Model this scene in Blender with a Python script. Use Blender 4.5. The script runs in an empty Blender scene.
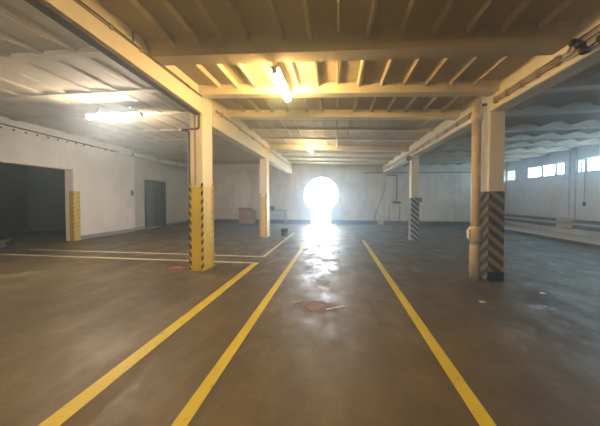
import bpy, bmesh, math, random
from mathutils import Vector, Matrix
random.seed(7)
PI = math.pi
scene = bpy.context.scene
COL = scene.collection

# ---------------------------------------------------------------- camera
cam_d = bpy.data.cameras.new('camera')
cam = bpy.data.objects.new('camera', cam_d)
COL.objects.link(cam)
F = 260.0
YAW = math.atan(36 / F)
PITCH = math.radians(1.3)
cam_d.sensor_width = 36
cam_d.lens = F / 600 * 36
cam_d.clip_start = 0.02
cam.location = (0, 0, 1.5)
cam.rotation_euler = (PI / 2 - PITCH, 0, YAW)
cam_d.shift_y = (200 - (213 - F * math.tan(PITCH))) / 600.0
scene.camera = cam

# ---------------------------------------------------------------- world, exposure
scene.view_settings.view_transform = 'Standard'
scene.view_settings.look = 'None'
scene.view_settings.gamma = 1
scene.view_settings.use_curve_mapping = False
scene.view_settings.exposure = 1.52
world = bpy.data.worlds.new('sky')
scene.world = world
world.use_nodes = True
wn = world.node_tree
wn.nodes['Background'].inputs['Color'].default_value = (0.74, 0.88, 1.0, 1)
wn.nodes['Background'].inputs['Strength'].default_value = 15.0
TUBE = 54.0          # radiance of the warm tubes
TUBE_COOL = 165.0     # radiance of the paler tubes of the left bay
HAZE = 0.024
scene.cycles.max_bounces = 16
scene.cycles.diffuse_bounces = 8


def portal(name, loc, rot, sx, sy):
    l = bpy.data.lights.new(name, 'AREA')
    l.shape = 'RECTANGLE'
    l.size = sx
    l.size_y = sy
    l.cycles.is_portal = True
    o = bpy.data.objects.new(name, l)
    o.location = loc
    o.rotation_euler = rot
    COL.objects.link(o)


portal('doorway_portal', (-0.93, 16.62, 1.45), (-PI / 2, 0, 0), 2.3, 3.2)
portal('window_portal', (9.87, 9.0, 2.9), (0, PI / 2, 0), 0.8, 15.0)

# ---------------------------------------------------------------- materials
MATS = {}


def newmat(name):
    m = bpy.data.materials.new(name)
    m.use_nodes = True
    nt = m.node_tree
    return m, nt, nt.nodes['Principled BSDF']


def N(nt, typ, **kw):
    n = nt.nodes.new(typ)
    for k, v in kw.items():
        setattr(n, k, v)
    return n


def mixc(nt, fac, a, b, blend='MIX'):
    n = N(nt, 'ShaderNodeMix', data_type='RGBA', blend_type=blend)
    for i, v in ((0, fac), (6, a), (7, b)):
        if hasattr(v, 'links') or isinstance(v, bpy.types.NodeSocket):
            nt.links.new(v, n.inputs[i])
        elif isinstance(v, (int, float)):
            n.inputs[i].default_value = v
        else:
            n.inputs[i].default_value = (*v, 1)
    return n.outputs[2]


def math_(nt, op, a, b=0.0, c=None):
    n = N(nt, 'ShaderNodeMath', operation=op)
    for i, v in enumerate((a, b) if c is None else (a, b, c)):
        if isinstance(v, bpy.types.NodeSocket):
            nt.links.new(v, n.inputs[i])
        else:
            n.inputs[i].default_value = v
    return n.outputs[0]


def noise(nt, scale, detail=5, rough=0.6, stretch=None):
    tc = N(nt, 'ShaderNodeTexCoord')
    n = N(nt, 'ShaderNodeTexNoise')
    n.inputs['Scale'].default_value = scale
    n.inputs['Detail'].default_value = detail
    n.inputs['Roughness'].default_value = rough
    if stretch:
        mp = N(nt, 'ShaderNodeMapping')
        mp.inputs['Scale'].default_value = stretch
        nt.links.new(tc.outputs['Object'], mp.inputs[0])
        nt.links.new(mp.outputs[0], n.inputs['Vector'])
    else:
        nt.links.new(tc.outputs['Object'], n.inputs['Vector'])
    return n.outputs['Fac']


def ramp(nt, v, a, b):
    n = N(nt, 'ShaderNodeMapRange')
    n.inputs[1].default_value = a
    n.inputs[2].default_value = b
    nt.links.new(v, n.inputs[0])
    return n.outputs[0]


def plain(name, col, rough=0.6, metal=0.0, var=0.12, scale=6.0, bump=0.0):
    if name in MATS:
        return MATS[name]
    m, nt, b = newmat(name)
    f = ramp(nt, noise(nt, scale), 0.3, 0.7)
    dark = tuple(c * (1 - var) for c in col)
    nt.links.new(mixc(nt, f, dark, col), b.inputs['Base Color'])
    b.inputs['Roughness'].default_value = rough
    b.inputs['Metallic'].default_value = metal
    if bump:
        bp = N(nt, 'ShaderNodeBump')
        bp.inputs['Distance'].default_value = bump
        nt.links.new(noise(nt, scale * 8), bp.inputs['Height'])
        nt.links.new(bp.outputs[0], b.inputs['Normal'])
    MATS[name] = m
    return m


def wallpaint(name, col, dirt, amount=0.5, low=None):
    """old whitewash: broad patches, vertical runs and fine speckle"""
    m, nt, b = newmat(name)
    big = ramp(nt, noise(nt, 0.7, 6, 0.65), 0.42, 0.75)
    runs = ramp(nt, noise(nt, 3.0, 4, 0.6, (1, 1, 0.12)), 0.5, 0.8)
    f = math_(nt, 'MULTIPLY', math_(nt, 'MAXIMUM', big, runs), amount)
    c = mixc(nt, f, col, dirt)
    sp = ramp(nt, noise(nt, 14, 6, 0.7), 0.62, 0.7)
    c = mixc(nt, math_(nt, 'MULTIPLY', sp, 0.35 * amount), c, tuple(x * 0.5 for x in dirt))
    nt.links.new(c, b.inputs['Base Color'])
    b.inputs['Roughness'].default_value = 0.75
    bp = N(nt, 'ShaderNodeBump')
    bp.inputs['Distance'].default_value = 0.01
    bp.inputs['Strength'].default_value = 0.5
    nt.links.new(noise(nt, 8, 6), bp.inputs['Height'])
    nt.links.new(bp.outputs[0], b.inputs['Normal'])
    MATS[name] = m
    return m


FLOOR_COL = (0.105, 0.086, 0.05)


def floor_mat():
    m, nt, b = newmat('worn_concrete_floor')
    big = ramp(nt, noise(nt, 0.38, 8, 0.66), 0.38, 0.66)
    c = mixc(nt, big, (0.064, 0.051, 0.026), (0.132, 0.108, 0.062))
    mid = ramp(nt, noise(nt, 1.9, 9, 0.72, (1, 0.55, 1)), 0.50, 0.68)
    c = mixc(nt, math_(nt, 'MULTIPLY', mid, 0.45), c, (0.20, 0.165, 0.108))
    tyre = ramp(nt, noise(nt, 0.9, 5, 0.55, (2.4, 0.22, 1)), 0.54, 0.70)
    c = mixc(nt, math_(nt, 'MULTIPLY', tyre, 0.5), c, (0.048, 0.038, 0.028))
    scuff = ramp(nt, noise(nt, 4.5, 9, 0.8, (1, 0.8, 1)), 0.64, 0.72)
    c = mixc(nt, math_(nt, 'MULTIPLY', scuff, 0.45), c, (0.30, 0.265, 0.21))
    fine = ramp(nt, noise(nt, 22, 6, 0.7), 0.58, 0.70)
    c = mixc(nt, math_(nt, 'MULTIPLY', fine, 0.35), c, (0.045, 0.036, 0.028))
    nt.links.new(c, b.inputs['Base Color'])
    r = ramp(nt, noise(nt, 2.4, 9, 0.75, (1, 0.6, 1)), 0.36, 0.62)
    rr = N(nt, 'ShaderNodeMapRange')
    rr.inputs[3].default_value = 0.30
    rr.inputs[4].default_value = 0.66
    nt.links.new(r, rr.inputs[0])
    nt.links.new(rr.outputs[0], b.inputs['Roughness'])
    b.inputs['Specular IOR Level'].default_value = 0.42
    bp = N(nt, 'ShaderNodeBump')
    bp.inputs['Distance'].default_value = 0.02
    bp.inputs['Strength'].default_value = 0.4
    nt.links.new(noise(nt, 4, 9, 0.75), bp.inputs['Height'])
    nt.links.new(bp.outputs[0], b.inputs['Normal'])
    return m


def worn_paint(name, col, wear=0.6, under=FLOOR_COL, scale=9, rough=0.5):
    m, nt, b = newmat(name)
    n = ramp(nt, noise(nt, scale, 8, 0.75), wear, wear + 0.12)
    c = mixc(nt, n, col, under)
    s = ramp(nt, noise(nt, 2.0, 4), 0.4, 0.7)
    c = mixc(nt, math_(nt, 'MULTIPLY', s, 0.3), c, tuple(x * 0.6 for x in col))
    nt.links.new(c, b.inputs['Base Color'])
    b.inputs['Roughness'].default_value = rough
    return m


def stripes(name, ca, cb, period, kx, ky, duty=0.5, offset=0.0, wear=0.58, rough=0.9, absolute=None, dirt=(0.3, 0.27, 0.2)):
    """hazard stripes running along z + kx*x + ky*y (object space)"""
    m, nt, b = newmat(name)
    tc = N(nt, 'ShaderNodeTexCoord')
    sep = N(nt, 'ShaderNodeSeparateXYZ')
    nt.links.new(tc.outputs['Object'], sep.inputs[0])
    x, y, z = sep.outputs
    v = z
    if kx:
        v = math_(nt, 'ADD', v, math_(nt, 'MULTIPLY', x, kx))
    if ky:
        v = math_(nt, 'ADD', v, math_(nt, 'MULTIPLY', y, ky))
    v = math_(nt, 'ADD', v, offset + 10)
    fr = math_(nt, 'FRACT', math_(nt, 'DIVIDE', v, period))
    st = math_(nt, 'LESS_THAN', fr, duty)
    c = mixc(nt, st, cb, ca)
    wr = ramp(nt, noise(nt, 10, 8, 0.75), wear, wear + 0.1)
    c = mixc(nt, math_(nt, 'MULTIPLY', wr, 0.7), c, dirt)
    nt.links.new(c, b.inputs['Base Color'])
    b.inputs['Roughness'].default_value = rough
    return m


def emit(name, col, strength):
    m, nt, b = newmat(name)
    b.inputs['Base Color'].default_value = (0.8, 0.8, 0.8, 1)
    b.inputs['Emission Color'].default_value = (*col, 1)
    b.inputs['Emission Strength'].default_value = strength
    return m


def glass_mat():
    m = bpy.data.materials.new('window_glass')
    m.use_nodes = True
    nt = m.node_tree
    nt.nodes.clear()
    out = N(nt, 'ShaderNodeOutputMaterial')
    t = N(nt, 'ShaderNodeBsdfTransparent')
    t.inputs[0].default_value = (0.8, 0.9, 0.95, 1)
    g = N(nt, 'ShaderNodeBsdfGlossy')
    g.inputs['Roughness'].default_value = 0.08
    mx = N(nt, 'ShaderNodeMixShader')
    mx.inputs[0].default_value = 0.08
    nt.links.new(t.outputs[0], mx.inputs[1])
    nt.links.new(g.outputs[0], mx.inputs[2])
    nt.links.new(mx.outputs[0], out.inputs[0])
    return m


M_floor = floor_mat()
M_wall = wallpaint('whitewashed_wall', (0.80, 0.78, 0.75), (0.42, 0.39, 0.35), 0.5)
M_wallfar = wallpaint('stained_far_wall', (0.80, 0.78, 0.72), (0.36, 0.33, 0.28), 0.7)
M_wallgrey = wallpaint('greenish_grey_wall', (0.55, 0.55, 0.48), (0.38, 0.37, 0.31), 0.6)
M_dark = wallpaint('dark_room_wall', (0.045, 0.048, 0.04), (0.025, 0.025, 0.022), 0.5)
M_ceil = wallpaint('painted_roof_slab', (0.50, 0.43, 0.31), (0.34, 0.28, 0.19), 0.6)
M_beam = wallpaint('cream_painted_beam', (0.76, 0.71, 0.55), (0.60, 0.53, 0.40), 0.5)
M_col = wallpaint('cream_painted_column', (0.76, 0.72, 0.57), (0.58, 0.51, 0.40), 0.5)
M_cream = plain('cream_gloss_pipe', (0.66, 0.58, 0.44), 0.4, var=0.25)
M_base = plain('grey_skirting_paint', (0.27, 0.28, 0.29), 0.6, var=0.3)
M_darkbase = plain('dark_skirting_paint', (0.11, 0.105, 0.095), 0.7, var=0.3)
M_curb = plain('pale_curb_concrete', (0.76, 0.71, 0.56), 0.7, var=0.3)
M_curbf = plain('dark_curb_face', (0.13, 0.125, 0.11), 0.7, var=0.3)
M_black = plain('black_rubber', (0.02, 0.018, 0.016), 0.5)
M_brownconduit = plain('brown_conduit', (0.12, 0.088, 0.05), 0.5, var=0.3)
M_conduit = plain('painted_conduit', (0.46, 0.38, 0.26), 0.5, var=0.35)
M_steel = plain('dull_steel', (0.28, 0.28, 0.28), 0.4, 0.6, var=0.3)
M_darkmetal = plain('dark_grey_steel_door', (0.04, 0.042, 0.045), 0.5, var=0.3)
M_pipegrey = plain('lagged_pipe_grey', (0.22, 0.21, 0.19), 0.6, var=0.3)
M_frame = plain('white_window_frame', (0.6, 0.62, 0.62), 0.5)
M_bucket = plain('charcoal_plastic', (0.06, 0.065, 0.07), 0.45)
M_yel = worn_paint('yellow_lane_paint', (0.56, 0.47, 0.035), 0.575)
M_yelpale = worn_paint('faded_pale_bay_paint', (0.72, 0.64, 0.44), 0.55)
M_white = worn_paint('faded_cross_line', (0.34, 0.31, 0.24), 0.50)
M_yelcol = worn_paint('yellow_column_paint', (0.68, 0.53, 0.012), 0.70, (0.72, 0.66, 0.52), 5)
M_tape = stripes('hazard_tape_rising', (0.04, 0.035, 0.02), (0.66, 0.52, 0.03), 0.17, 1.2, 1.2, 0.5)
M_tape2 = stripes('hazard_tape_falling', (0.04, 0.035, 0.02), (0.66, 0.52, 0.03), 0.17, -1.2, -1.2, 0.5)
M_tape3 = stripes('hazard_tape_worn', (0.30, 0.20, 0.03), (0.74, 0.55, 0.12), 0.15, -1.2, -1.2, 0.4)
M_redtape = stripes('red_white_tape', (0.42, 0.10, 0.05), (0.66, 0.50, 0.20), 0.15, 1.2, 1.2, 0.5)
M_chev_f = stripes('chevron_stripes_front', (0.05, 0.043, 0.03), (0.30, 0.215, 0.065), 0.21, 0.85, 0.0, 0.55, offset=-2.80 * 0.85)
M_chev_s = stripes('chevron_stripes_side', (0.05, 0.043, 0.03), (0.30, 0.215, 0.065), 0.21, 0.0, 0.75, 0.55, offset=-5.25 * 0.75)
M_diag = stripes('diagonal_black_white_stripes', (0.03, 0.03, 0.028), (0.45, 0.44, 0.38), 0.19, 0.9, 0.9, 0.58)
M_glass = glass_mat()
M_tubewarm = emit('warm_tube_glow', (1.0, 0.62, 0.21), TUBE)
M_tubecool = emit('pale_tube_glow', (1.0, 0.84, 0.66), TUBE_COOL)
M_outside = plain('pale_concrete_yard', (0.75, 0.74, 0.70), 0.9)  # whitish concrete ground


# ---------------------------------------------------------------- mesh helpers (world coordinates)
class MB:
    def __init__(self):
        self.bm = bmesh.new()

    def box(self, x0, x1, y0, y1, z0, z1, bevel=0.0):
        vs = [self.bm.verts.new(p) for p in
              [(x0, y0, z0), (x1, y0, z0), (x1, y1, z0), (x0, y1, z0), (x0, y0, z1), (x1, y0, z1), (x1, y1, z1), (x0, y1, z1)]]
        fs = [self.bm.faces.new([vs[i] for i in q]) for q in
              [(0, 3, 2, 1), (4, 5, 6, 7), (0, 1, 5, 4), (1, 2, 6, 5), (2, 3, 7, 6), (3, 0, 4, 7)]]
        if bevel:
            es = list({e for f in fs for e in f.edges})
            bmesh.ops.bevel(self.bm, geom=es, offset=bevel, segments=2, affect='EDGES', clamp_overlap=True)
        return self

    def hexa(self, pts):
        """8 points ordered as box()"""
        vs = [self.bm.verts.new(p) for p in pts]
        for q in [(0, 3, 2, 1), (4, 5, 6, 7), (0, 1, 5, 4), (1, 2, 6, 5), (2, 3, 7, 6), (3, 0, 4, 7)]:
            self.bm.faces.new([vs[i] for i in q])
        return self

    def tube(self, pts, r, seg=10, caps=True):
        pts = [Vector(p) for p in pts]
        rs = r if isinstance(r, (list, tuple)) else [r] * len(pts)
        rings = []
        up = None
        for i, p in enumerate(pts):
            if i == 0:
                t = pts[1] - p
            elif i == len(pts) - 1:
                t = p - pts[i - 1]
            else:
                t = (pts[i + 1] - p).normalized() + (p - pts[i - 1]).normalized()
            t.normalize()
            if up is None:
                up = Vector((0, 0, 1)) if abs(t.z) < 0.9 else Vector((1, 0, 0))
            a = t.cross(up)
            if a.length < 1e-4:
                a = t.cross(Vector((0, 1, 0)))
            a.normalize()
            b = a.cross(t).normalized()
            up = b
            rings.append([self.bm.verts.new(p + a * math.cos(2 * PI * k / seg) * rs[i] + b * math.sin(2 * PI * k / seg) * rs[i])
                          for k in range(seg)])
        for r0, r1 in zip(rings, rings[1:]):
            for k in range(seg):
                f = self.bm.faces.new([r0[k], r0[(k + 1) % seg], r1[(k + 1) % seg], r1[k]])
                f.smooth = True
        if caps:
            self.bm.faces.new(rings[0][::-1])
            self.bm.faces.new(rings[-1])
        return self

    def lathe(self, cx, cy, prof, seg=24):
        """prof: list of (radius, z)"""
        rings = []
        for r, z in prof:
            rings.append([self.bm.verts.new((cx + r * math.cos(2 * PI * k / seg), cy + r * math.sin(2 * PI * k / seg), z)) for k in range(seg)])
        for r0, r1 in zip(rings, rings[1:]):
            for k in range(seg):
                f = self.bm.faces.new([r0[k], r0[(k + 1) % seg], r1[(k + 1) % seg], r1[k]])
                f.smooth = True
        self.bm.faces.new(rings[0][::-1])
        self.bm.faces.new(rings[-1])
        return self

    def extrude_poly(self, pts, vec):
        """solid from a closed 3d polygon swept along vec"""
        vec = Vector(vec)
        a = [self.bm.verts.new(p) for p in pts]
        b = [self.bm.verts.new(Vector(p) + vec) for p in pts]
        n = len(pts)
        self.bm.faces.new(a[::-1])
        self.bm.faces.new(b)
        for i in range(n):
            self.bm.faces.new([a[i], a[(i + 1) % n], b[(i + 1) % n], b[i]])
        return self

    def build(self, name, mat, parent=None):
        bmesh.ops.recalc_face_normals(self.bm, faces=self.bm.faces[:])
        off = Vector((0, 0, 0))
        p = parent
        while p is not None:
            off += p.location
            p = p.parent
        if off.length:
            bmesh.ops.translate(self.bm, verts=self.bm.verts[:], vec=-off)
        me = bpy.data.meshes.new(name)
        self.bm.to_mesh(me)
        self.bm.free()
        me.materials.append(mat)
        o = bpy.data.objects.new(name, me)
        COL.objects.link(o)
        if parent is not None:
            o.parent = parent
        return o


def tag(o, label, cat, group=None):
    o['label'] = label
    o['category'] = cat
    if group:
        o['group'] = group
    return o


def thing(name, label, cat, loc=(0, 0, 0), group=None):
    o = bpy.data.objects.new(name, None)
    o.empty_display_size = 0.2
    o.location = loc
    COL.objects.link(o)
    return tag(o, label, cat, group)


def struct(o):
    o['kind'] = 'structure'
    return o


# ---------------------------------------------------------------- dimensions
XL, XLR, XR = -9.5, -9.9, 9.6          # left wall, its recess, right wall
YB, YF = -7.0, 16.3                    # back wall, far wall
BLI, BLO = -2.76, -2.90                # near left beam: inner and outer face
BRI, BRO = 2.80, 3.09                  # right beam: inner and outer face


def zslab(x):
    if x < -2.83:
        return 3.82 + 0.012 * (-2.83 - x)
    if x < 2.97:
        return 3.69 - 0.045 * x
    return 3.556 + 0.02 * (x - 2.97)


# ---------------------------------------------------------------- floor, ground outside
mb = MB()
mb.box(-15.5, XR + 0.3, YB - 0.3, YF + 0.3, -0.3, 0.0)
struct(mb.build('floor', M_floor))
mb = MB()
mb.box(-16, 40, YF + 0.3, 60, -0.35, -0.03)
struct(mb.build('yard_ground', M_outside))

# ---------------------------------------------------------------- left wall with the dark opening and recess
mb = MB()
T = 0.3
mb.box(XL - T, XL, YB, 3.4, 0, 4.1)                       # before the opening
mb.box(XL - T, XL, 3.4, 8.24, 2.6, 4.1)                   # lintel
mb.box(XL - T, XL, 8.24, 11.2, 0, 4.1)                    # after the opening
mb.box(XLR - T, XL - T, 11.0, 11.2, 0, 4.1)
w = struct(mb.build('wall_left', M_wall))
mb = MB()
dy0, dy1, dz1 = 12.4, 13.95, 2.5
mb.box(XLR - T, XLR, 11.2, dy0, 0, 4.1)
mb.box(XLR - T, XLR, dy1, YF, 0, 4.1)
mb.box(XLR - T, XLR, dy0, dy1, dz1, 4.1)
struct(mb.build('wall_left', M_wallgrey))

# dark room behind the opening
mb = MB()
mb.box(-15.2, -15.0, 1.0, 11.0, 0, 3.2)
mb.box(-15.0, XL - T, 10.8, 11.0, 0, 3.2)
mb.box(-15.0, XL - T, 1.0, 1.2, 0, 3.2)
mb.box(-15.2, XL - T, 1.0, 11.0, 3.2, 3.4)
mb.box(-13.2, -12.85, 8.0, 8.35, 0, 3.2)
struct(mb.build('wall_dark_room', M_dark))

# pale skirting of the left wall
mb = MB()
mb.box(XL, XL + 0.02, 8.46, 11.2, 0, 0.16)
mb.box(XLR, XL + 0.02, 11.2, 11.22, 0, 0.16)
mb.box(XLR, XLR + 0.02, 11.2, dy0 - 0.06, 0, 0.13)
mb.box(XLR, XLR + 0.02, dy1 + 0.06, YF, 0, 0.13)
struct(mb.build('baseboard_left', M_base))

# ---------------------------------------------------------------- far wall; the opening's keyhole outline is shaped after its glare
mb = MB()
bm = mb.bm
ow = [(-15.2, 0), (XR + 0.3, 0), (XR + 0.3, 4.2), (-15.2, 4.2)]
HX = -0.93
hole = [(HX + 0.60, 0.0), (HX + 0.56, 0.55), (HX + 0.62, 0.85), (HX + 0.80, 1.15)]
for k in range(0, 17):
    a = -0.35 + (PI + 0.70) * k / 16
    hole.append((HX + 1.08 * math.cos(a), 1.80 + 1.13 * math.sin(a)))
hole += [(HX - 0.80, 1.15), (HX - 0.62, 0.85), (HX - 0.56, 0.55), (HX - 0.60, 0.0)]
# one polygon: wall outline with the opening cut in from the floor
poly = [(-15.2, 0)] + hole[::-1] + [(XR + 0.3, 0), (XR + 0.3, 4.2), (-15.2, 4.2)]
vs = [bm.verts.new((x, YF, z)) for x, z in poly]
es = [bm.edges.new((vs[i], vs[(i + 1) % len(vs)])) for i in range(len(vs))]
r = bmesh.ops.triangle_fill(bm, use_beauty=True, use_dissolve=False, edges=es)
faces = bm.faces[:]
ex = bmesh.ops.extrude_face_region(bm, geom=faces)
bmesh.ops.translate(bm, verts=[g for g in ex['geom'] if isinstance(g, bmesh.types.BMVert)], vec=(0, 0.3, 0))
struct(mb.build('wall_far', M_wallfar))
mb = MB()
mb.box(XLR, HX - 0.66, YF - 0.02, YF, 0, 0.24)
mb.box(HX + 0.66, XR, YF - 0.02, YF, 0, 0.24)
struct(mb.build('baseboard_far', M_darkbase))

# ---------------------------------------------------------------- back wall (behind the camera)
mb = MB()
mb.box(-9.8, XR + 0.3, YB - 0.3, YB, 0, 4.2)
struct(mb.build('wall_back', M_wall))

# ---------------------------------------------------------------- right wall with strip windows
WZ0, WZ1 = 2.60, 3.11
WINS = [(15.62, 16.18, []), (12.40, 14.60, [13.86, 13.06, 12.58]), (9.30, 11.86, [11.66, 10.2]), (6.2, 8.7, [7.8, 7.0]), (3.0, 5.5, [4.6, 3.8])]  # last two windows lie out of view, added for their light
mb = MB()
mb.box(XR, XR + T, YB, YF, 0, WZ0)
mb.box(XR, XR + T, YB, YF, WZ1, 4.1)
ys = [YB] + [v for a in sorted(WINS) for v in a[:2]] + [YF]
for a, b in zip(ys[0::2], ys[1::2]):
    mb.box(XR, XR + T, a, b, WZ0, WZ1)
struct(mb.build('wall_right', M_wall))
for i, (a, b, mul) in enumerate(WINS):
    mb = MB()
    g = 0.035
    mb.box(XR + 0.10, XR + 0.16, a, b, WZ0, WZ0 + g)
    mb.box(XR + 0.10, XR + 0.16, a, b, WZ1 - g, WZ1)
    for yy in [a + g / 2, b - g / 2] + mul:
        wd = 0.075 if yy in mul else g / 2
        mb.box(XR + 0.10, XR + 0.16, yy - wd, yy + wd, WZ0 + g, WZ1 - g)
    wf = struct(mb.build('window_%d' % (i + 1), M_frame))
    mb = MB()
    mb.box(XR + 0.125, XR + 0.131, a, b, WZ0, WZ1)
    mb.build('pane', M_glass, wf)
    mb = MB()
    mb.box(XR - 0.04, XR + 0.10, a - 0.04, b + 0.04, WZ0 - 0.05, WZ0)
    mb.build('sill', M_frame, wf)

# raised curb along the right wall
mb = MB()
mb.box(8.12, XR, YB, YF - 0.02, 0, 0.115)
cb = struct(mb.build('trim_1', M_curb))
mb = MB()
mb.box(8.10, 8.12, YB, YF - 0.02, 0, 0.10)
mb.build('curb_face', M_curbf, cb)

# ---------------------------------------------------------------- ceiling: ribbed slabs in three aisles
def deck(x0, x1, ribs, rw, rd, y0=YB, y1=YF, name='ceiling'):
    """one solid slab whose underside carries ribs that run away from the camera"""
    prof = [(x0, zslab(x0 + 1e-4))]
    for rx in ribs:
        z = zslab(rx)
        prof += [(rx - rw, z), (rx - rw * 0.45, z - rd), (rx + rw * 0.45, z - rd), (rx + rw, z)]
    prof += [(x1, zslab(x1 - 1e-4)), (x1, 4.15), (x0, 4.15)]
    m = MB()
    m.extrude_poly([(x, y0, z) for x, z in prof], (0, y1 - y0, 0))
    return struct(m.build(name, M_ceil))


for y0, y1, rd in ((YB, 6.5, 0.065), (6.5, YF, 0.018)):
    deck(BLO + 0.05, 0.0, [-2.32, -1.95, -1.58, -1.2, -0.72, -0.34], 0.045, rd, y0, y1)
    deck(0.0, BRI + 0.10, [0.42, 0.83, 1.22, 1.61, 2.0, 2.4], 0.045, rd, y0, y1)
deck(XLR - 0.2, BLO + 0.05, [-9.0 + 0.62 * k for k in range(10)], 0.12, 0.022)
# right aisle: folded plates
m = MB()
prof = []
n = 18
x0, x1 = BRI + 0.10, XR + 0.1
for k in range(n + 1):
    x = x0 + (x1 - x0) * k / n
    prof.append((x, zslab(x) + (0.08 if k % 2 == 0 else -0.10)))
prof += [(x1, 4.15), (x0, 4.15)]
m.extrude_poly([(x, YB, z) for x, z in prof], (0, YF - YB, 0))
struct(m.build('ceiling', M_ceil))

# ---------------------------------------------------------------- cross beams
CROSS = [-5.2, -3.7, -2.2, -0.8, 0.7, 2.0, 3.6, 5.0, 6.45, 8.05, 9.35, 10.62, 12.0, 13.4, 14.8]

def cross(x0, x1, y, wdt, drop, cove=0.06):
    m = MB()
    z0, z1 = zslab(x0 + 1e-4), zslab(x1 - 1e-4)
    pts = []
    for x, z in ((x0, z0), (x1, z1)):
        pts.append([(x, y - cove, z + 0.01), (x, y - cove * 0.3, z - drop * 0.6), (x, y, z - drop), (x, y + wdt, z - drop), (x, y + wdt + 0.02, z + 0.01)])
    A = [m.bm.verts.new(p) for p in pts[0]]
    B = [m.bm.verts.new(p) for p in pts[1]]
    k = len(A)
    m.bm.faces.new(A)
    m.bm.faces.new(B[::-1])
    for i in range(k):
        m.bm.faces.new([A[i], B[i], B[(i + 1) % k], A[(i + 1) % k]])
    return m


for y in CROSS:
    big = y in (3.6, 5.0, 6.45, 10.62) or y < 3
    wdt = 0.26 if y == 3.6 else (0.22 if big else 0.14)
    drop = 0.17 if big else (0.05 if y < 10 else 0.09)
    struct(cross(BLI, BRI, y, wdt, drop, 0.16 if y == 3.6 else 0.05).build('cross_beam', M_ceil if y <= 3.6 else M_beam))
    struct(cross(XLR, BLO if y < 5 else -3.05, y, 0.16, 0.035).build('cross_beam', M_ceil))
    struct(cross(BRO, XR, y, 0.20, 0.17).build('cross_beam', M_ceil))

# ---------------------------------------------------------------- long beams
m = MB()
zt = 3.86
m.hexa([(BLO, YB, 3.42), (BLI, YB, 3.42), (BLI, 2.0, 3.42), (BLO, 2.0, 3.42), (BLO, YB, zt), (BLI, YB, zt), (BLI, 2.0, zt), (BLO, 2.0, zt)])
m.hexa([(BLO, 2.0, 3.42), (BLI, 2.0, 3.42), (BLI, 5.11, 3.30), (BLO, 5.11, 3.30), (BLO, 2.0, zt), (BLI, 2.0, zt), (BLI, 5.11, zt), (BLO, 5.11, zt)])
o = m.build('long_beam', M_beam)
struct(o)
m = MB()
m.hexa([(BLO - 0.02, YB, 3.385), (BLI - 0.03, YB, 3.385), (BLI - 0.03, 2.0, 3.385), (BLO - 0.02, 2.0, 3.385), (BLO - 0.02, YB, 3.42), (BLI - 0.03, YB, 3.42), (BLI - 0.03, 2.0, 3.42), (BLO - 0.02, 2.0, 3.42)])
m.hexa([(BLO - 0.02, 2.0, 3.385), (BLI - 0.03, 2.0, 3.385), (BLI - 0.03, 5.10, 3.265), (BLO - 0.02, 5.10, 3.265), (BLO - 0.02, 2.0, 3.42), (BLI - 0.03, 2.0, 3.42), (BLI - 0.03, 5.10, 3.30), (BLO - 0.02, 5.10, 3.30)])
tr = tag(m.build('beam_shade_strip', M_brownconduit), 'dark brown strip standing in for shade under the near left beam', 'shade strip')  # added dark strip stands in for shade on the beam underside
m = MB()
m.tube([(BLO - 0.03, YB + 0.01, 3.40), (BLO - 0.03, 2.0, 3.40), (BLO - 0.03, 5.10, 3.28)], 0.012, 8)
m.build('edge_highlight_strip', M_cream, tr)  # pale line imitates the highlight on the outer beam edge
m = MB()
m.box(-3.04, -2.76, 5.56, YF, 3.16, 3.85, 0.01)
o = m.build('long_beam', M_beam)
struct(o)
m = MB()
m.box(BRI, BRO, YB, YF, 3.13, 3.60, 0.012)
o = m.build('long_beam', M_beam)
struct(o)


# ---------------------------------------------------------------- columns
def column(x0, x1, y0, y1, ztop, label):
    t = thing('concrete_column', label, 'column', ((x0 + x1) / 2, (y0 + y1) / 2, 0))
    m = MB()
    m.box(x0, x1, y0, y1, 0, ztop, 0.012)
    m.build('shaft', M_col, t)
    t['kind'] = 'thing'
    return t


# first left column, yellow
t = column(-3.04, -2.76, 5.11, 5.56, 3.80, 'cream concrete column nearest on the left, lower half yellow with black edge teeth')
x0, x1, y0, y1 = -3.045, -2.755, 5.105, 5.565
e = 0.006
m = MB(); m.box(x0 - e, x1 + e, y0 - e, y1 + e, 0.0, 1.78); m.build('yellow_paint_band', M_yelcol, t)
for nm, mt, bx in (('hazard_tape', M_tape, (x0 - 2 * e, x0 + 0.035, y0 - 2 * e, y0 - e)),
                   ('hazard_tape', M_tape2, (x1 - 0.04, x1 + 2 * e, y0 - 2 * e, y0 - e)),
                   ('hazard_tape', M_tape3, (x1 + e, x1 + 2 * e, y1 - 0.07, y1 + e)),
                   ('hazard_tape', M_tape, (x0 - 2 * e, x0 - e, y0 - 2 * e, y0 + 0.06))):
    m = MB(); m.box(*bx, 0.02, 1.86); m.build(nm, mt, t)
m = MB(); m.box(x0 + 0.055, x0 + 0.10, y0 - 0.03, y0, 1.80, 3.28, 0.008); m.build('cable_cover', M_col, t)
m = MB(); m.box(x0 + 0.115, x0 + 0.145, y0 - 0.012, y0, 1.80, 3.28); m.build('groove_strip', M_conduit, t)

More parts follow.
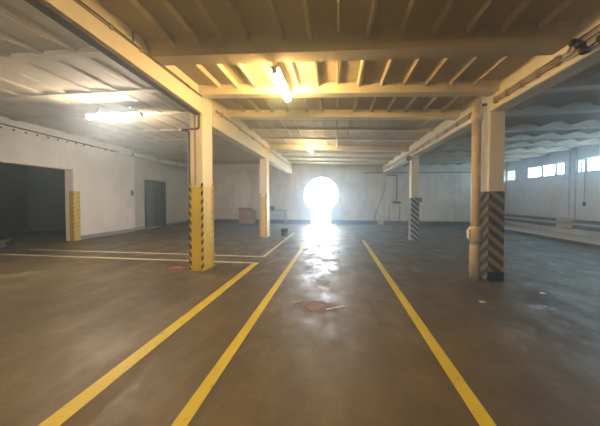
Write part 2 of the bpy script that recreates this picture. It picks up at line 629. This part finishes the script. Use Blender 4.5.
# second left column
t = column(-3.04, -2.76, 10.15, 10.60, 3.20, 'cream concrete column second on the left, faded yellow base beside the bucket')
x0, x1, y0, y1 = -3.045, -2.755, 10.145, 10.605
m = MB(); m.box(x0 - e, x1 + e, y0 - e, y1 + e, 0.0, 1.62); m.build('yellow_paint_band', M_yelcol, t)
for mt, bx in ((M_redtape, (x0 - 2 * e, x0 + 0.06, y0 - 2 * e, y0 - e)), (M_redtape, (x1 - 0.06, x1 + 2 * e, y0 - 2 * e, y0 - e)),
               (M_tape3, (x1 + e, x1 + 2 * e, y1 - 0.09, y1 + e))):
    m = MB(); m.box(*bx, 0.02, 1.75); m.build('hazard_tape', mt, t)

# first right column with chevron plates
t = column(2.80, 3.06, 5.25, 5.55, 3.15, 'cream concrete column nearest on the right with dark chevron guard at its foot')
def off(mt, dx, dy, k):
    return mt
# the plates keep world aligned stripes: their origin is the corner of the column
m = MB(); m.box(2.80, 3.062, 5.235, 5.247, 0.0, 1.66); pf = m.build('chevron_guard', M_chev_f, t)
m = MB(); m.box(2.785, 2.797, 5.235, 5.555, 0.0, 1.66); ps = m.build('chevron_guard', M_chev_s, t)
m = MB(); m.box(2.782, 3.064, 5.22, 5.234, 0.0, 0.17); m.build('scuffed_foot_plate', M_black, t)

# second right column
t = column(2.74, 3.00, 10.0, 10.30, 3.15, 'cream concrete column second on the right with slanting black and white stripes')
m = MB(); m.box(2.735, 3.005, 9.985, 9.997, 0.0, 1.58); m.build('stripe_guard', M_diag, t)
m = MB(); m.box(2.723, 2.735, 9.985, 10.30, 0.0, 1.58); m.build('stripe_guard', M_diag, t)
o = MB().tube([(3.02, 9.93, 1.50), (3.02, 9.97, 1.50), (3.02, 9.99, 1.50)], [0.07, 0.09, 0.09], 16).build('round_reflector', M_steel)
tag(o, 'small round reflector on the upper corner of the striped second right column', 'reflector')
o = MB().tube([(2.63, 9.90, 3.03), (2.63, 9.99, 3.03), (2.63, 10.04, 3.03)], [0.08, 0.105, 0.105], 16).build('alarm_bell', M_pipegrey)
tag(o, 'round grey alarm bell under the beam at the second right column', 'bell')

# hall columns further back under the long beams (behind the viewpoint)
column(-3.04, -2.76, 0.1 - 4.9, 0.55 - 4.9, 3.38, 'cream concrete column on the left behind the viewpoint')
column(2.80, 3.08, -4.75, -4.45, 3.15, 'cream concrete column on the right behind the viewpoint')

# ---------------------------------------------------------------- drain pipe beside the first right column
t = thing('drain_pipe', 'thick cream vertical pipe standing in front of the right chevron column', 'pipe', (2.62, 5.45, 0))
PX, PY = 2.63, 5.36
MB().tube([(PX, PY, 0.0), (PX, PY, 3.38)], 0.078, 20).build('pipe_shaft', M_cream, t)
MB().lathe(PX, PY, [(0.088, 0.0), (0.088, 0.62), (0.082, 0.64)], 20).build('lower_sleeve', M_cream, t)
MB().lathe(PX, PY, [(0.085, 0.72), (0.108, 0.74), (0.112, 0.95), (0.100, 0.99), (0.085, 1.0)], 20).build('joint_collar', M_cream, t)
m = MB(); m.box(PX - 0.13, PX - 0.09, PY - 0.05, PY + 0.05, 0.76, 0.94, 0.01); m.build('inspection_cap', M_cream, t)
MB().lathe(PX, PY, [(0.085, 2.98), (0.098, 3.0), (0.098, 3.10), (0.085, 3.12)], 20).build('upper_collar', M_cream, t)
m = MB(); m.box(PX - 0.02, 2.80, PY - 0.015, PY + 0.015, 3.27, 3.31); m.build('wall_bracket', M_brownconduit, t)

# ---------------------------------------------------------------- pipe, bracket and drop on the first left column
t = thing('cable_conduit', 'dark bent conduit dropping beside the first yellow column', 'conduit', (-3.1, 5.05, 0))
MB().tube([(-2.80, 5.05, 3.27), (-2.80, 5.05, 3.0), (-2.83, 5.05, 2.97), (-3.16, 5.05, 2.97), (-3.20, 5.05, 2.94)], 0.022, 8).build('bent_arm', M_brownconduit, t)
MB().tube([(-3.16, 5.30, 2.97), (-3.16, 5.30, 0.0)], 0.030, 8).build('drop_pipe', M_brownconduit, t)
MB().tube([(-3.16, 5.05, 2.97), (-3.16, 5.30, 2.97)], 0.022, 8).build('link_arm', M_brownconduit, t)
m = thing('fire_extinguisher', 'dull red extinguisher hanging beside the first yellow column', 'extinguisher', (-3.20, 5.62, 0.75))
MB().lathe(-3.17, 5.66, [(0.05, 0.78), (0.062, 0.80), (0.062, 1.18), (0.04, 1.26), (0.02, 1.28), (0.02, 1.33)], 14).build('cylinder_body', plain('dull_red_paint', (0.30, 0.035, 0.02), 0.4), m)
m2 = MB(); m2.box(-3.13, -3.046, 5.50, 5.555, 1.0, 1.05); m2.box(-3.13, -3.10, 5.5, 5.64, 1.0, 1.05); m2.build('wall_bracket', M_steel, m)
MB().tube([(-3.17, 5.60, 1.33), (-3.17, 5.72, 1.35)], 0.015, 8).build('valve_handle', M_black, m)
MB().tube([(-3.17, 5.61, 1.31), (-3.20, 5.585, 1.2), (-3.20, 5.58, 0.95)], 0.010, 6).build('hose', M_black, m)

# ---------------------------------------------------------------- cables on the beams
t = thing('beam_cable', 'thin dark cable clipped along the inner side of the near left beam', 'cable', (BLI + 0.02, 0, 3.6))
MB().tube([(BLI + 0.012, y, 3.645 + 0.006 * math.sin(y * 5)) for y in [YB + 0.1 + 0.4 * k for k in range(31)]], 0.012, 6).build('cable_run', M_brownconduit, t)
MB().tube([(BLI + 0.010, y, 3.62 + 0.005 * math.sin(y * 4 + 1)) for y in [YB + 0.1 + 0.4 * k for k in range(31)]], 0.007, 6).build('cable_run', M_brownconduit, t)
for y in (2.35, 3.25):
    MB().tube([(BLI + 0.012, y, 3.65), (BLI + 0.012, y, 3.80)], 0.007, 6).build('cable_riser', M_brownconduit, t)
for y in (1.4, 2.9, 3.4, 4.6):
    m = MB(); m.box(BLI, BLI + 0.02, y - 0.02, y + 0.02, 3.60, 3.67); m.build('clip', M_conduit, t)
t = thing('beam_cable', 'pale conduit clipped along the left beam behind the first yellow column', 'cable', (BLI + 0.02, 6, 3.6))
MB().tube([(BLI + 0.03, y, 3.55 + 0.012 * math.sin(y * 3)) for y in [5.7 + 0.5 * k for k in range(21)]], 0.025, 8).build('cable_run', M_conduit, t)
for k in range(8):
    y = 6.0 + 1.2 * k
    m = MB(); m.box(BLI, BLI + 0.06, y - 0.02, y + 0.02, 3.50, 3.60); m.build('clip', M_conduit, t)

# bundle on the right beam that fans out to four insulators
t = thing('conduit_bundle', 'bundle of pale conduits clipped low along the right beam', 'conduit', (BRI - 0.03, 4, 3.2))
xf = BRI - 0.03
for k in range(3):
    MB().tube([(xf - 0.012 * k, y, 3.225 + 0.03 * k + 0.006 * math.sin(3 * y + k)) for y in [3.68 + 0.35 * j for j in range(5)]], 0.014, 8).build('conduit_run', M_conduit, t)
    MB().tube([(xf - 0.012 * k, y, 3.225 + 0.03 * k + 0.006 * math.sin(3 * y + k)) for y in [5.6 + 0.5 * j for j in range(21)]], 0.014, 8).build('conduit_run', M_conduit, t)
MB().tube([(xf, 3.68, 3.285), (xf, 3.60, 3.285), (xf, 3.56, 3.33), (xf, 3.53, 3.345)], 0.016, 8).build('conduit_run', M_conduit, t)
MB().tube([(xf, 3.68, 3.255), (xf, 3.57, 3.25), (xf, 3.46, 3.275)], 0.016, 8).build('conduit_run', M_conduit, t)
MB().tube([(xf, 3.68, 3.225), (xf, 3.5, 3.195), (xf, 3.40, 3.18)], 0.012, 8).build('conduit_run', M_conduit, t)
for y in [3.75 + 0.32 * k for k in range(5)] + [5.9 + 0.6 * k for k in range(16)]:
    m = MB(); m.box(BRI - 0.065, BRI, y - 0.018, y + 0.018, 3.20, 3.315, 0.006); m.build('clamp', M_conduit, t)

INS = [(3.50, 3.345, 'upper one of the pair'), (3.42, 3.275, 'lower one of the pair'), (3.36, 3.175, 'single one below the pair'), (3.16, 3.195, 'nearest the right edge of the photo')]
for y, z, wd in INS:
    t = thing('cable_insulator', 'black knobbly cable insulator on the right beam, ' + wd, 'insulator', (BRI - 0.05, y, z), 'black insulators on the right beam')
    pts = []
    for k, rr in enumerate((0.022, 0.040, 0.030, 0.044, 0.030, 0.040, 0.022)):
        pts.append(((BRI - 0.052, y + 0.036 - 0.012 * k, z), rr))
    MB().tube([p for p, _ in pts], [r for _, r in pts], 12).build('ribbed_body', M_black, t)
    m = MB(); m.box(BRI - 0.05, BRI, y - 0.02, y + 0.02, z - 0.025, z + 0.025); m.build('mount', M_black, t)
for (y0, z0, y1, z1, wd) in [(3.46, 3.345, -6.9, 3.40, 'topmost'), (3.38, 3.275, -6.9, 3.33, 'second from the top'), (3.32, 3.175, 3.20, 3.195, 'short link between two insulators'), (3.125, 3.195, -6.9, 3.23, 'third from the top'), (3.32, 3.155, -6.9, 3.16, 'lowest')]:
    o = MB().tube([(xf - 0.02, y0 + (y1 - y0) * k / 14, z0 + (z1 - z0) * k / 14) for k in range(15)], 0.011, 8).build('black_cable', M_black)
    tag(o, 'black cable stretched along the right beam from an insulator, ' + wd, 'cable', 'black cables on the right beam')


# ---------------------------------------------------------------- lamps
def tube_lamp(name, label, cx, cy, cz, length, along, mat, zc, wd=0.07, group=None):
    t = thing(name, label, 'lamp', (cx, cy, cz), group)
    h = length / 2
    def P(a, b, c):
        return (cx + (b if along == 'Y' else a), cy + (a if along == 'Y' else b), cz + c)
    m = MB()
    a = P(-h, -wd, 0.05); b = P(h, wd, 0.085)
    m.box(min(a[0], b[0]), max(a[0], b[0]), min(a[1], b[1]), max(a[1], b[1]), a[2], b[2], 0.008)
    m.build('housing', plain('lamp_housing_grey', (0.35, 0.35, 0.33), 0.6), t)
    MB().tube([P(-h + 0.02, 0, 0), P(-h + 0.05, 0, 0), P(h - 0.05, 0, 0), P(h - 0.02, 0, 0)], ([0.05, 0.068, 0.068, 0.05] if along == 'Y' else [0.022, 0.03, 0.03, 0.022]), 14).build('glowing_tube', mat, t)
    for s in (-1, 1):
        a = P(s * h - 0.02, -0.04, -0.045); b = P(s * h + 0.02, 0.04, 0.07)
        m = MB(); m.box(min(a[0], b[0]), max(a[0], b[0]), min(a[1], b[1]), max(a[1], b[1]), a[2], b[2]); m.build('end_cap', plain('lamp_housing_grey', (0.35, 0.35, 0.33), 0.6), t)
        p = P(s * h * 0.6, 0, 0.07)
        MB().tube([p, (p[0], p[1], zc)], 0.008, 6).build('hanger', M_steel, t)
    return t


tube_lamp('tube_lamp', 'glowing warm yellow tube lamp over the middle aisle', -0.93, 4.46, 3.46, 1.12, 'Y', M_tubewarm, zslab(-0.93))
tube_lamp('tube_lamp', 'pale glowing tube lamp set crosswise over the left aisle', -5.55, 5.9, 3.60, 1.5, 'X', M_tubecool, zslab(-5.5), 0.10)
tube_lamp('tube_lamp', 'added unseen warm fill lamp over the middle aisle behind the viewpoint', -0.93, -0.05, 3.49, 1.12, 'Y', M_tubewarm, zslab(-0.93))  # added out of view to brighten the near part of the hall
tube_lamp('tube_lamp', 'added unseen pale fill lamp over the left aisle behind the viewpoint', -5.55, -1.5, 3.60, 1.5, 'X', M_tubecool, zslab(-5.5), 0.10)  # unseen lamp, added as fill light for the left aisle
t = thing('bulb_lamp', 'small bright bulb lamp hanging before the second columns', 'lamp', (-0.95, 9.9, 3.5))
bz = 3.40
MB().lathe(-0.95, 10.0, [(0.02, bz - 0.075), (0.05, bz - 0.06), (0.065, bz), (0.05, bz + 0.05), (0.03, bz + 0.07)], 14).build('glowing_bulb', emit('bulb_glow', (1.0, 0.72, 0.36), 160), t)
MB().lathe(-0.95, 10.0, [(0.035, bz + 0.07), (0.045, bz + 0.08), (0.045, bz + 0.14), (0.02, bz + 0.15)], 14).build('lamp_holder', M_black, t)
MB().tube([(-0.95, 10.0, bz + 0.15), (-0.95, 10.0, zslab(-0.95))], 0.01, 6).build('hanger', M_black, t)

# ceiling conduit along the slab joint
t = thing('ceiling_conduit', 'thin pale conduit along the slab joint in the middle of the ceiling', 'conduit', (0.0, 5, 3.6))
for a, b, z in ((YB + 0.1, 3.40, 3.66), (3.9, 4.93, 3.66), (5.26, 6.38, 3.66), (6.7, 10.5, 3.585)):
    MB().tube([(0.02, a, z), (0.02, b, z)], 0.018, 8).build('conduit_run', M_cream, t)

# ---------------------------------------------------------------- left wall fittings
t = thing('door_jamb_pilaster', 'white jamb with worn yellow lower guard beside the dark opening', 'pilaster', (-9.45, 8.3, 0))
m = MB(); m.box(XL, XL + 0.04, 8.24, 8.46, 0, 2.66, 0.005); m.build('jamb_post', M_wall, t)
m = MB(); m.box(XL - 0.12, XL + 0.052, 8.228, 8.468, 0, 1.82); m.build('yellow_guard', worn_paint('old_yellow_guard', (0.62, 0.46, 0.08), 0.58, (0.18, 0.16, 0.07), 6), t)
for yy in (8.228, 8.398):
    m = MB(); m.box(XL + 0.052, XL + 0.058, yy, yy + 0.07, 0.02, 1.82); m.build('hazard_tape', M_tape3, t)
t = thing('wall_cable', 'dark cable clipped high along the left wall', 'cable', (XL + 0.03, 8, 3.7))
pts = [(XL + 0.025, y, 3.66 + 0.05 * math.sin(y * 0.45)) for y in [2 + 0.45 * k for k in range(21)]]
MB().tube(pts, 0.02, 8).build('cable_run', M_black, t)
for k in range(16):
    y = 5.6 + 0.31 * k
    m = MB(); m.box(XL, XL + 0.035, y - 0.02, y + 0.02, 3.55, 3.60); m.build('clip', M_brownconduit, t)
t = thing('duct_pipe', 'thick pale pipe running high along the recessed part of the left wall', 'pipe', (-9.3, 13, 3.6))
MB().tube([(XL + 0.12, 10.2, 3.62), (XL + 0.12, 10.6, 3.62), (XL + 0.12, YF, 3.62)], 0.09, 14).build('pipe_shaft', M_wall, t)
for y in (10.9, 12.6, 14.3):
    MB().tube([(XL + 0.12, y - 0.03, 3.62), (XL + 0.12, y + 0.03, 3.62)], 0.105, 14).build('strap', M_steel, t)
    MB().tube([(XL + 0.12, y, 3.7), (XL + 0.12, y, zslab(-9.4))], 0.01, 6).build('hanger', M_steel, t)
# double door in the recess: one leaf dark, one slightly paler
d = MB()
d.box(XLR - 0.1, XLR + 0.04, dy0 - 0.06, dy0, 0, dz1 + 0.06)
d.box(XLR - 0.1, XLR + 0.04, dy1, dy1 + 0.06, 0, dz1 + 0.06)
d.box(XLR - 0.1, XLR + 0.04, dy0, dy1, dz1, dz1 + 0.06)
dr = struct(d.build('door_1', M_darkmetal))
m = MB(); m.box(XLR - 0.06, XLR - 0.01, dy0, dy0 + 0.60, 0.01, dz1, 0.005); lf = m.build('door_leaf', plain('grey_door_leaf', (0.09, 0.095, 0.10), 0.5), dr)
m = MB(); m.box(XLR - 0.16, XLR - 0.11, dy0 + 0.60, dy1, 0.01, dz1, 0.005)
lf2 = m.build('door_leaf', M_darkmetal, dr)
m = MB(); m.box(XLR - 0.01, XLR + 0.03, dy0 + 0.50, dy0 + 0.53, 1.0, 1.15); m.build('door_handle', M_steel, lf)
t = thing('switch_box', 'small grey switch box on the left wall corner by the recess', 'switch box', (XL, 11.0, 1.75))
m = MB(); m.box(XL, XL + 0.06, 10.95, 11.08, 1.70, 1.95, 0.008); m.build('box_body', M_pipegrey, t)
m = MB(); m.box(XL + 0.06, XL + 0.075, 10.99, 11.04, 1.78, 1.86); m.build('rocker', M_black, t)

# dark stored things inside the opening
t = thing('storage_locker', 'dark metal locker standing in the shadowed left opening', 'locker', (-12.2, 6.3, 0))
m = MB(); m.box(-12.4, -11.7, 6.05, 6.95, 0.06, 2.35, 0.01); m.build('locker_body', M_darkmetal, t)
for k in range(2):
    m = MB(); m.box(-11.70, -11.68, 6.08 + 0.44 * k, 6.48 + 0.44 * k, 0.1, 2.3); lf = m.build('locker_door', M_darkmetal, t)
    m = MB(); m.box(-11.68, -11.655, 6.40 + 0.10 * k, 6.42 + 0.10 * k, 1.1, 1.25); m.build('door_handle', M_steel, lf)
m = MB()
for a, b in ((-12.35, 6.1), (-11.8, 6.1), (-12.35, 6.85), (-11.8, 6.85)):
    m.box(a, a + 0.05, b, b + 0.05, 0, 0.06)
m.bm.free()
t = thing('loading_trolley', 'dark low flatbed trolley in front of the locker in the left opening', 'trolley', (-10.6, 6.4, 0))
m = MB(); m.box(-10.95, -10.25, 5.9, 6.9, 0.20, 0.26, 0.01); m.build('platform', M_darkmetal, t)
MB().tube([(-10.92, 5.95, 0.24), (-10.92, 5.95, 0.95), (-10.28, 5.95, 0.95), (-10.28, 5.95, 0.24)], 0.02, 8).build('push_handle', M_darkmetal, t)
for a in (-10.85, -10.35):
    for b in (6.05, 6.75):
        MB().tube([(a - 0.025, b, 0.09), (a + 0.025, b, 0.09)], 0.09, 14).build('wheel', M_black, t)
        m = MB(); m.box(a - 0.03, a + 0.03, b - 0.03, b + 0.03, 0.17, 0.20); m.build('caster_plate', M_steel, t)

# ---------------------------------------------------------------- right wall fittings
for r, z, lab in ((0.065, 0.66, 'upper'), (0.075, 0.42, 'lower')):
    t = thing('heating_pipe', lab + ' grey lagged heating pipe along the right wall', 'pipe', (XR - 0.15, 8, z), 'heating pipes along the right wall')
    MB().tube([(XR - 0.17, YB + 0.1, z), (XR - 0.17, 11.80, z)], r, 12).build('pipe_run', M_pipegrey, t)
    MB().tube([(XR - 0.17, 12.55, z), (XR - 0.17, YF - 0.05, z)], r, 12).build('pipe_run', M_pipegrey, t)
    MB().tube([(XR - 0.17, 11.78, z), (XR - 0.17, 11.86, z), (XR - 0.17, 12.15, z), (XR - 0.17, 12.5, z), (XR - 0.17, 12.57, z)], [r, r + 0.035, r + 0.045, r + 0.035, r], 14).build('valve_joint', M_cream, t)
    for y in (3.0, 7.5, 10.5, 13.6, 15.5):
        m = MB(); m.box(XR - 0.17, XR, y - 0.02, y + 0.02, z - r - 0.02, z - r + 0.01); m.build('wall_bracket', M_steel, t)
for y, lab in ((12.22, 'farther'), (11.95, 'nearer')):
    o = MB().tube([(XR - 0.03, y, 0.76), (XR - 0.03, y, 0.8), (XR - 0.03, y, 3.6)], 0.025, 8).build('riser_pipe', M_frame)
    tag(o, lab + ' thin pale riser pipe between the strip windows', 'pipe', 'riser pipes on the right wall')
t = thing('hanging_switch', 'small dark switch hanging on a cord by the right windows', 'switch', (XR - 0.05, 11.55, 1.3))
MB().tube([(XR - 0.03, 11.55, 2.55), (XR - 0.03, 11.55, 1.40)], 0.006, 6).build('cord', M_black, t)
m = MB(); m.box(XR - 0.06, XR, 11.50, 11.60, 1.27, 1.42, 0.01); m.build('switch_body', M_black, t)

# ---------------------------------------------------------------- far wall fittings
o = MB().tube([(2.95, YF - 0.03, 2.62), (2.93, YF - 0.04, 2.2), (2.45, YF - 0.10, 0.9), (2.22, YF - 0.2, 0.0)], 0.022, 8).build('leaning_pole', M_pipegrey)
tag(o, 'thin dark pole leaning against the far wall right of the bright opening', 'pole')
t = thing('waste_sack', 'small pale knotted sack on the floor by the far wall', 'sack', (2.6, 15.9, 0))
m = MB(); m.lathe(2.62, 15.95, [(0.06, 0.0), (0.17, 0.03), (0.20, 0.13), (0.16, 0.26), (0.07, 0.34), (0.03, 0.37)], 14)
for v in m.bm.verts:
    v.co.x += random.uniform(-0.012, 0.012); v.co.y += random.uniform(-0.012, 0.012)
m.build('sack_body', plain('pale_sack', (0.55, 0.50, 0.45), 0.8), t)
MB().lathe(2.62, 15.95, [(0.03, 0.36), (0.06, 0.42), (0.05, 0.44)], 10).build('knot', plain('pale_sack', (0.55, 0.50, 0.45), 0.8), t)
t = thing('wall_conduit', 'dark conduit dropping to a switch box on the far wall', 'conduit', (3.6, YF, 1.3))
MB().tube([(3.0, YF - 0.03, 3.02), (3.55, YF - 0.03, 3.0), (3.62, YF - 0.03, 2.95), (3.62, YF - 0.03, 1.5)], 0.03, 8).build('conduit_run', M_darkmetal, t)
m = MB(); m.box(3.38, 3.82, YF - 0.14, YF, 1.28, 1.42, 0.01); m.build('switch_body', M_darkmetal, t)
for x in (3.2, 3.8):
    MB().tube([(x, YF - 0.03, 1.30), (x, YF - 0.03, 0.24)], 0.018, 6).build('lower_conduit', M_pipegrey, t)
o = MB().tube([(1.6, YF - 0.02, 3.15), (4.6, YF - 0.02, 3.13), (9.3, YF - 0.02, 3.10)], 0.022, 6).build('wall_cable', M_darkmetal)
tag(o, 'dark cable running level high across the right of the far wall', 'cable')
t = thing('work_table', 'small pale metal table against the far wall left of the bright opening', 'table', (-3.75, 15.7, 0))
m = MB(); m.box(-4.35, -3.05, 15.45, 16.05, 0.84, 0.88, 0.005); m.build('tabletop', M_pipegrey, t)
for a in (-4.30, -3.12):
    for b in (15.50, 15.98):
        MB().tube([(a, b, 0.84), (a, b, 0.0)], 0.022, 8).build('leg', M_steel, t)
MB().tube([(-4.30, 15.5, 0.30), (-3.12, 15.5, 0.30)], 0.015, 6).build('cross_bar', M_steel, t)
t = thing('tool_case', 'dark tool case lying on the small table by the far wall', 'case', (-3.9, 15.7, 0.88))
m = MB(); m.box(-4.25, -3.75, 15.55, 15.85, 0.88, 1.10, 0.015); m.build('case_body', M_darkmetal, t)
MB().tube([(-4.1, 15.7, 1.09), (-4.1, 15.7, 1.15), (-3.9, 15.7, 1.15), (-3.9, 15.7, 1.09)], 0.012, 6).build('carry_handle', M_black, t)
t = thing('cardboard_box', 'brown carton standing behind the second left column near the far wall', 'box', (-5.6, 16.0, 0))
m = MB(); m.box(-6.05, -5.15, 15.65, 16.2, 0.0, 0.86, 0.01); m.build('carton_body', plain('brown_carton', (0.36, 0.24, 0.15), 0.8), t)
m = MB(); m.hexa([(-6.05, 15.64, 0.86), (-5.15, 15.64, 0.86), (-5.15, 15.66, 0.86), (-6.05, 15.66, 0.86), (-6.05, 15.52, 1.02), (-5.15, 15.52, 1.02), (-5.15, 15.53, 1.03), (-6.05, 15.53, 1.03)]); m.build('flap', plain('brown_carton', (0.36, 0.24, 0.15), 0.8), t)

# bucket
t = thing('bucket', 'dark grey bucket on the floor beside the second yellow column', 'bucket', (-2.15, 10.7, 0))
m = MB()
seg = 24
prof = [(0.0, 0.02), (0.115, 0.0), (0.12, 0.0), (0.155, 0.26), (0.165, 0.26), (0.165, 0.28), (0.148, 0.28), (0.112, 0.015), (0.0, 0.015)]
m.lathe(-2.15, 10.75, [(max(r, 0.002), z) for r, z in prof], seg)
m.build('pail', M_bucket, t)
MB().tube([(-2.15 + 0.165 * math.cos(a), 10.75 - 0.05 * math.sin(a) - 0.02, 0.26 - 0.10 * math.sin(a)) for a in [PI * k / 12 for k in range(13)]], 0.006, 6).build('wire_handle', M_steel, t)


# ---------------------------------------------------------------- floor markings
def strip(name, x0, x1, y0, y1, mat, label, group=None, cat='floor marking', z=0.003):
    m = MB(); m.box(x0, x1, y0, y1, 0.0, z)
    return tag(m.build(name, mat), label, cat, group)


strip('lane_line', -1.955, -1.815, -4.0, 6.0, M_yel, 'yellow painted line left of the aisle, ending near the first yellow column', cat='floor marking')
strip('lane_line', -1.08, -0.975, -4.0, 15.6, M_yel, 'long yellow painted line running straight to the bright opening')
strip('lane_line', 0.95, 1.06, -4.0, 10.0, M_yel, 'long yellow painted line on the right side of the aisle')
strip('bay_line', -9.2, -1.955, 5.92, 6.0, M_yelpale, 'pale bay line across the left aisle, nearer of the two', 'bay lines')
strip('bay_line', -9.2, -1.94, 6.62, 6.69, M_yelpale, 'pale bay line across the left aisle, farther of the two', 'bay lines')
strip('bay_line', -1.94, -1.85, 6.62, 11.7, M_yelpale, 'pale bay line running away past the bucket', 'bay lines')
strip('bay_line', 1.06, 4.2, 9.93, 10.0, M_white, 'faint cross line in front of the second right column', 'bay lines')


def feather(name, col, rough=0.5, strength=1.0, nz=9):
    """a stain that thins out towards its rim"""
    m, nt, b = newmat(name)
    tc = N(nt, 'ShaderNodeTexCoord')
    sep = N(nt, 'ShaderNodeSeparateXYZ')
    nt.links.new(tc.outputs['Generated'], sep.inputs[0])
    dx = math_(nt, 'SUBTRACT', sep.outputs[0], 0.5)
    dy = math_(nt, 'SUBTRACT', sep.outputs[1], 0.5)
    d = math_(nt, 'SQRT', math_(nt, 'ADD', math_(nt, 'MULTIPLY', dx, dx), math_(nt, 'MULTIPLY', dy, dy)))
    v = math_(nt, 'ADD', math_(nt, 'MULTIPLY', noise(nt, nz, 7, 0.75), 0.55), math_(nt, 'SUBTRACT', 0.33, d))
    a = ramp(nt, v, 0.25, 0.5)
    nt.links.new(math_(nt, 'MULTIPLY', a, strength), b.inputs['Alpha'])
    b.inputs['Base Color'].default_value = (*col, 1)
    b.inputs['Roughness'].default_value = rough
    return m


def blob(name, cx, cy, rx, ry, mat, label, cat, z=0.0015):
    m = MB()
    m.extrude_poly([(cx + rx * math.cos(2 * PI * k / 28), cy + ry * math.sin(2 * PI * k / 28), 0.001) for k in range(28)], (0, 0, z))
    return tag(m.build(name, mat), label, cat)


blob('red_paint_stain', -3.50, 5.30, 0.40, 0.30, feather('red_stain', (0.34, 0.085, 0.065), 0.6, 0.85), 'faded red paint stain on the floor beside the first yellow column', 'stain')
blob('scuffed_patch', -0.26, 3.62, 0.52, 0.36, feather('rusty_scuff', (0.21, 0.105, 0.07), 0.6, 0.7, 7), 'rusty scuffed patch in the middle of the aisle floor', 'stain')
m = MB(); m.box(-0.018, 0.018, -0.15, 0.15, 0.0035, 0.005)
o = m.build('chalk_scrape', worn_paint('chalk', (0.42, 0.38, 0.33), 0.5)); o.location = (0.0, 3.62, 0); o.rotation_euler = (0, 0, -1.0)
tag(o, 'pale scrape across the rusty scuffed patch', 'stain')
blob('puddle', 2.78, 4.02, 0.36, 0.17, feather('water_film_reflection', (0.36, 0.37, 0.42), 0.12, 0.8, 6), 'thin puddle with painted bluish reflection on the floor right of the chevron column foot', 'puddle')  # pale blue base colour paints the window reflection in the water
M_paper = plain('paper_white', (0.7, 0.68, 0.62), 0.8)
for x, y, s, lab in ((2.13, 4.10, 0.05, 'white scrap of litter in front of the chevron column'), (3.28, 4.62, 0.045, 'white scrap of litter right of the puddle')):
    m = MB()
    v = [m.bm.verts.new(p) for p in ((x - s, y - s * 0.6, 0.004), (x + s, y - s * 0.4, 0.012), (x + s * 0.8, y + s, 0.005), (x - s * 0.7, y + s * 0.7, 0.016))]
    m.bm.faces.new(v)
    r = bmesh.ops.extrude_face_region(m.bm, geom=m.bm.faces[:])
    bmesh.ops.translate(m.bm, verts=[g for g in r['geom'] if isinstance(g, bmesh.types.BMVert)], vec=(0, 0, 0.004))
    tag(m.build('paper_scrap', M_paper), lab, 'litter')

# ---------------------------------------------------------------- haze in the air of the hall, also imitating lens glow
if HAZE > 0:
    hm = bpy.data.materials.new('hall_haze')
    hm.use_nodes = True
    nt = hm.node_tree
    nt.nodes.clear()
    out = N(nt, 'ShaderNodeOutputMaterial')
    vol = N(nt, 'ShaderNodeVolumeScatter')
    vol.inputs['Color'].default_value = (0.62, 0.82, 1.0, 1)
    vol.inputs['Density'].default_value = HAZE
    vol.inputs['Anisotropy'].default_value = 0.75
    nt.links.new(vol.outputs[0], out.inputs['Volume'])
    m = MB()
    m.box(-15.1, XR + 0.14, YB - 0.1, YF + 0.1, -0.05, 4.12)
    o = m.build('haze', hm)
    o['kind'] = 'stuff'
    tag(o, 'thin bluish haze in the air of the hall, added for glow around the openings', 'haze')
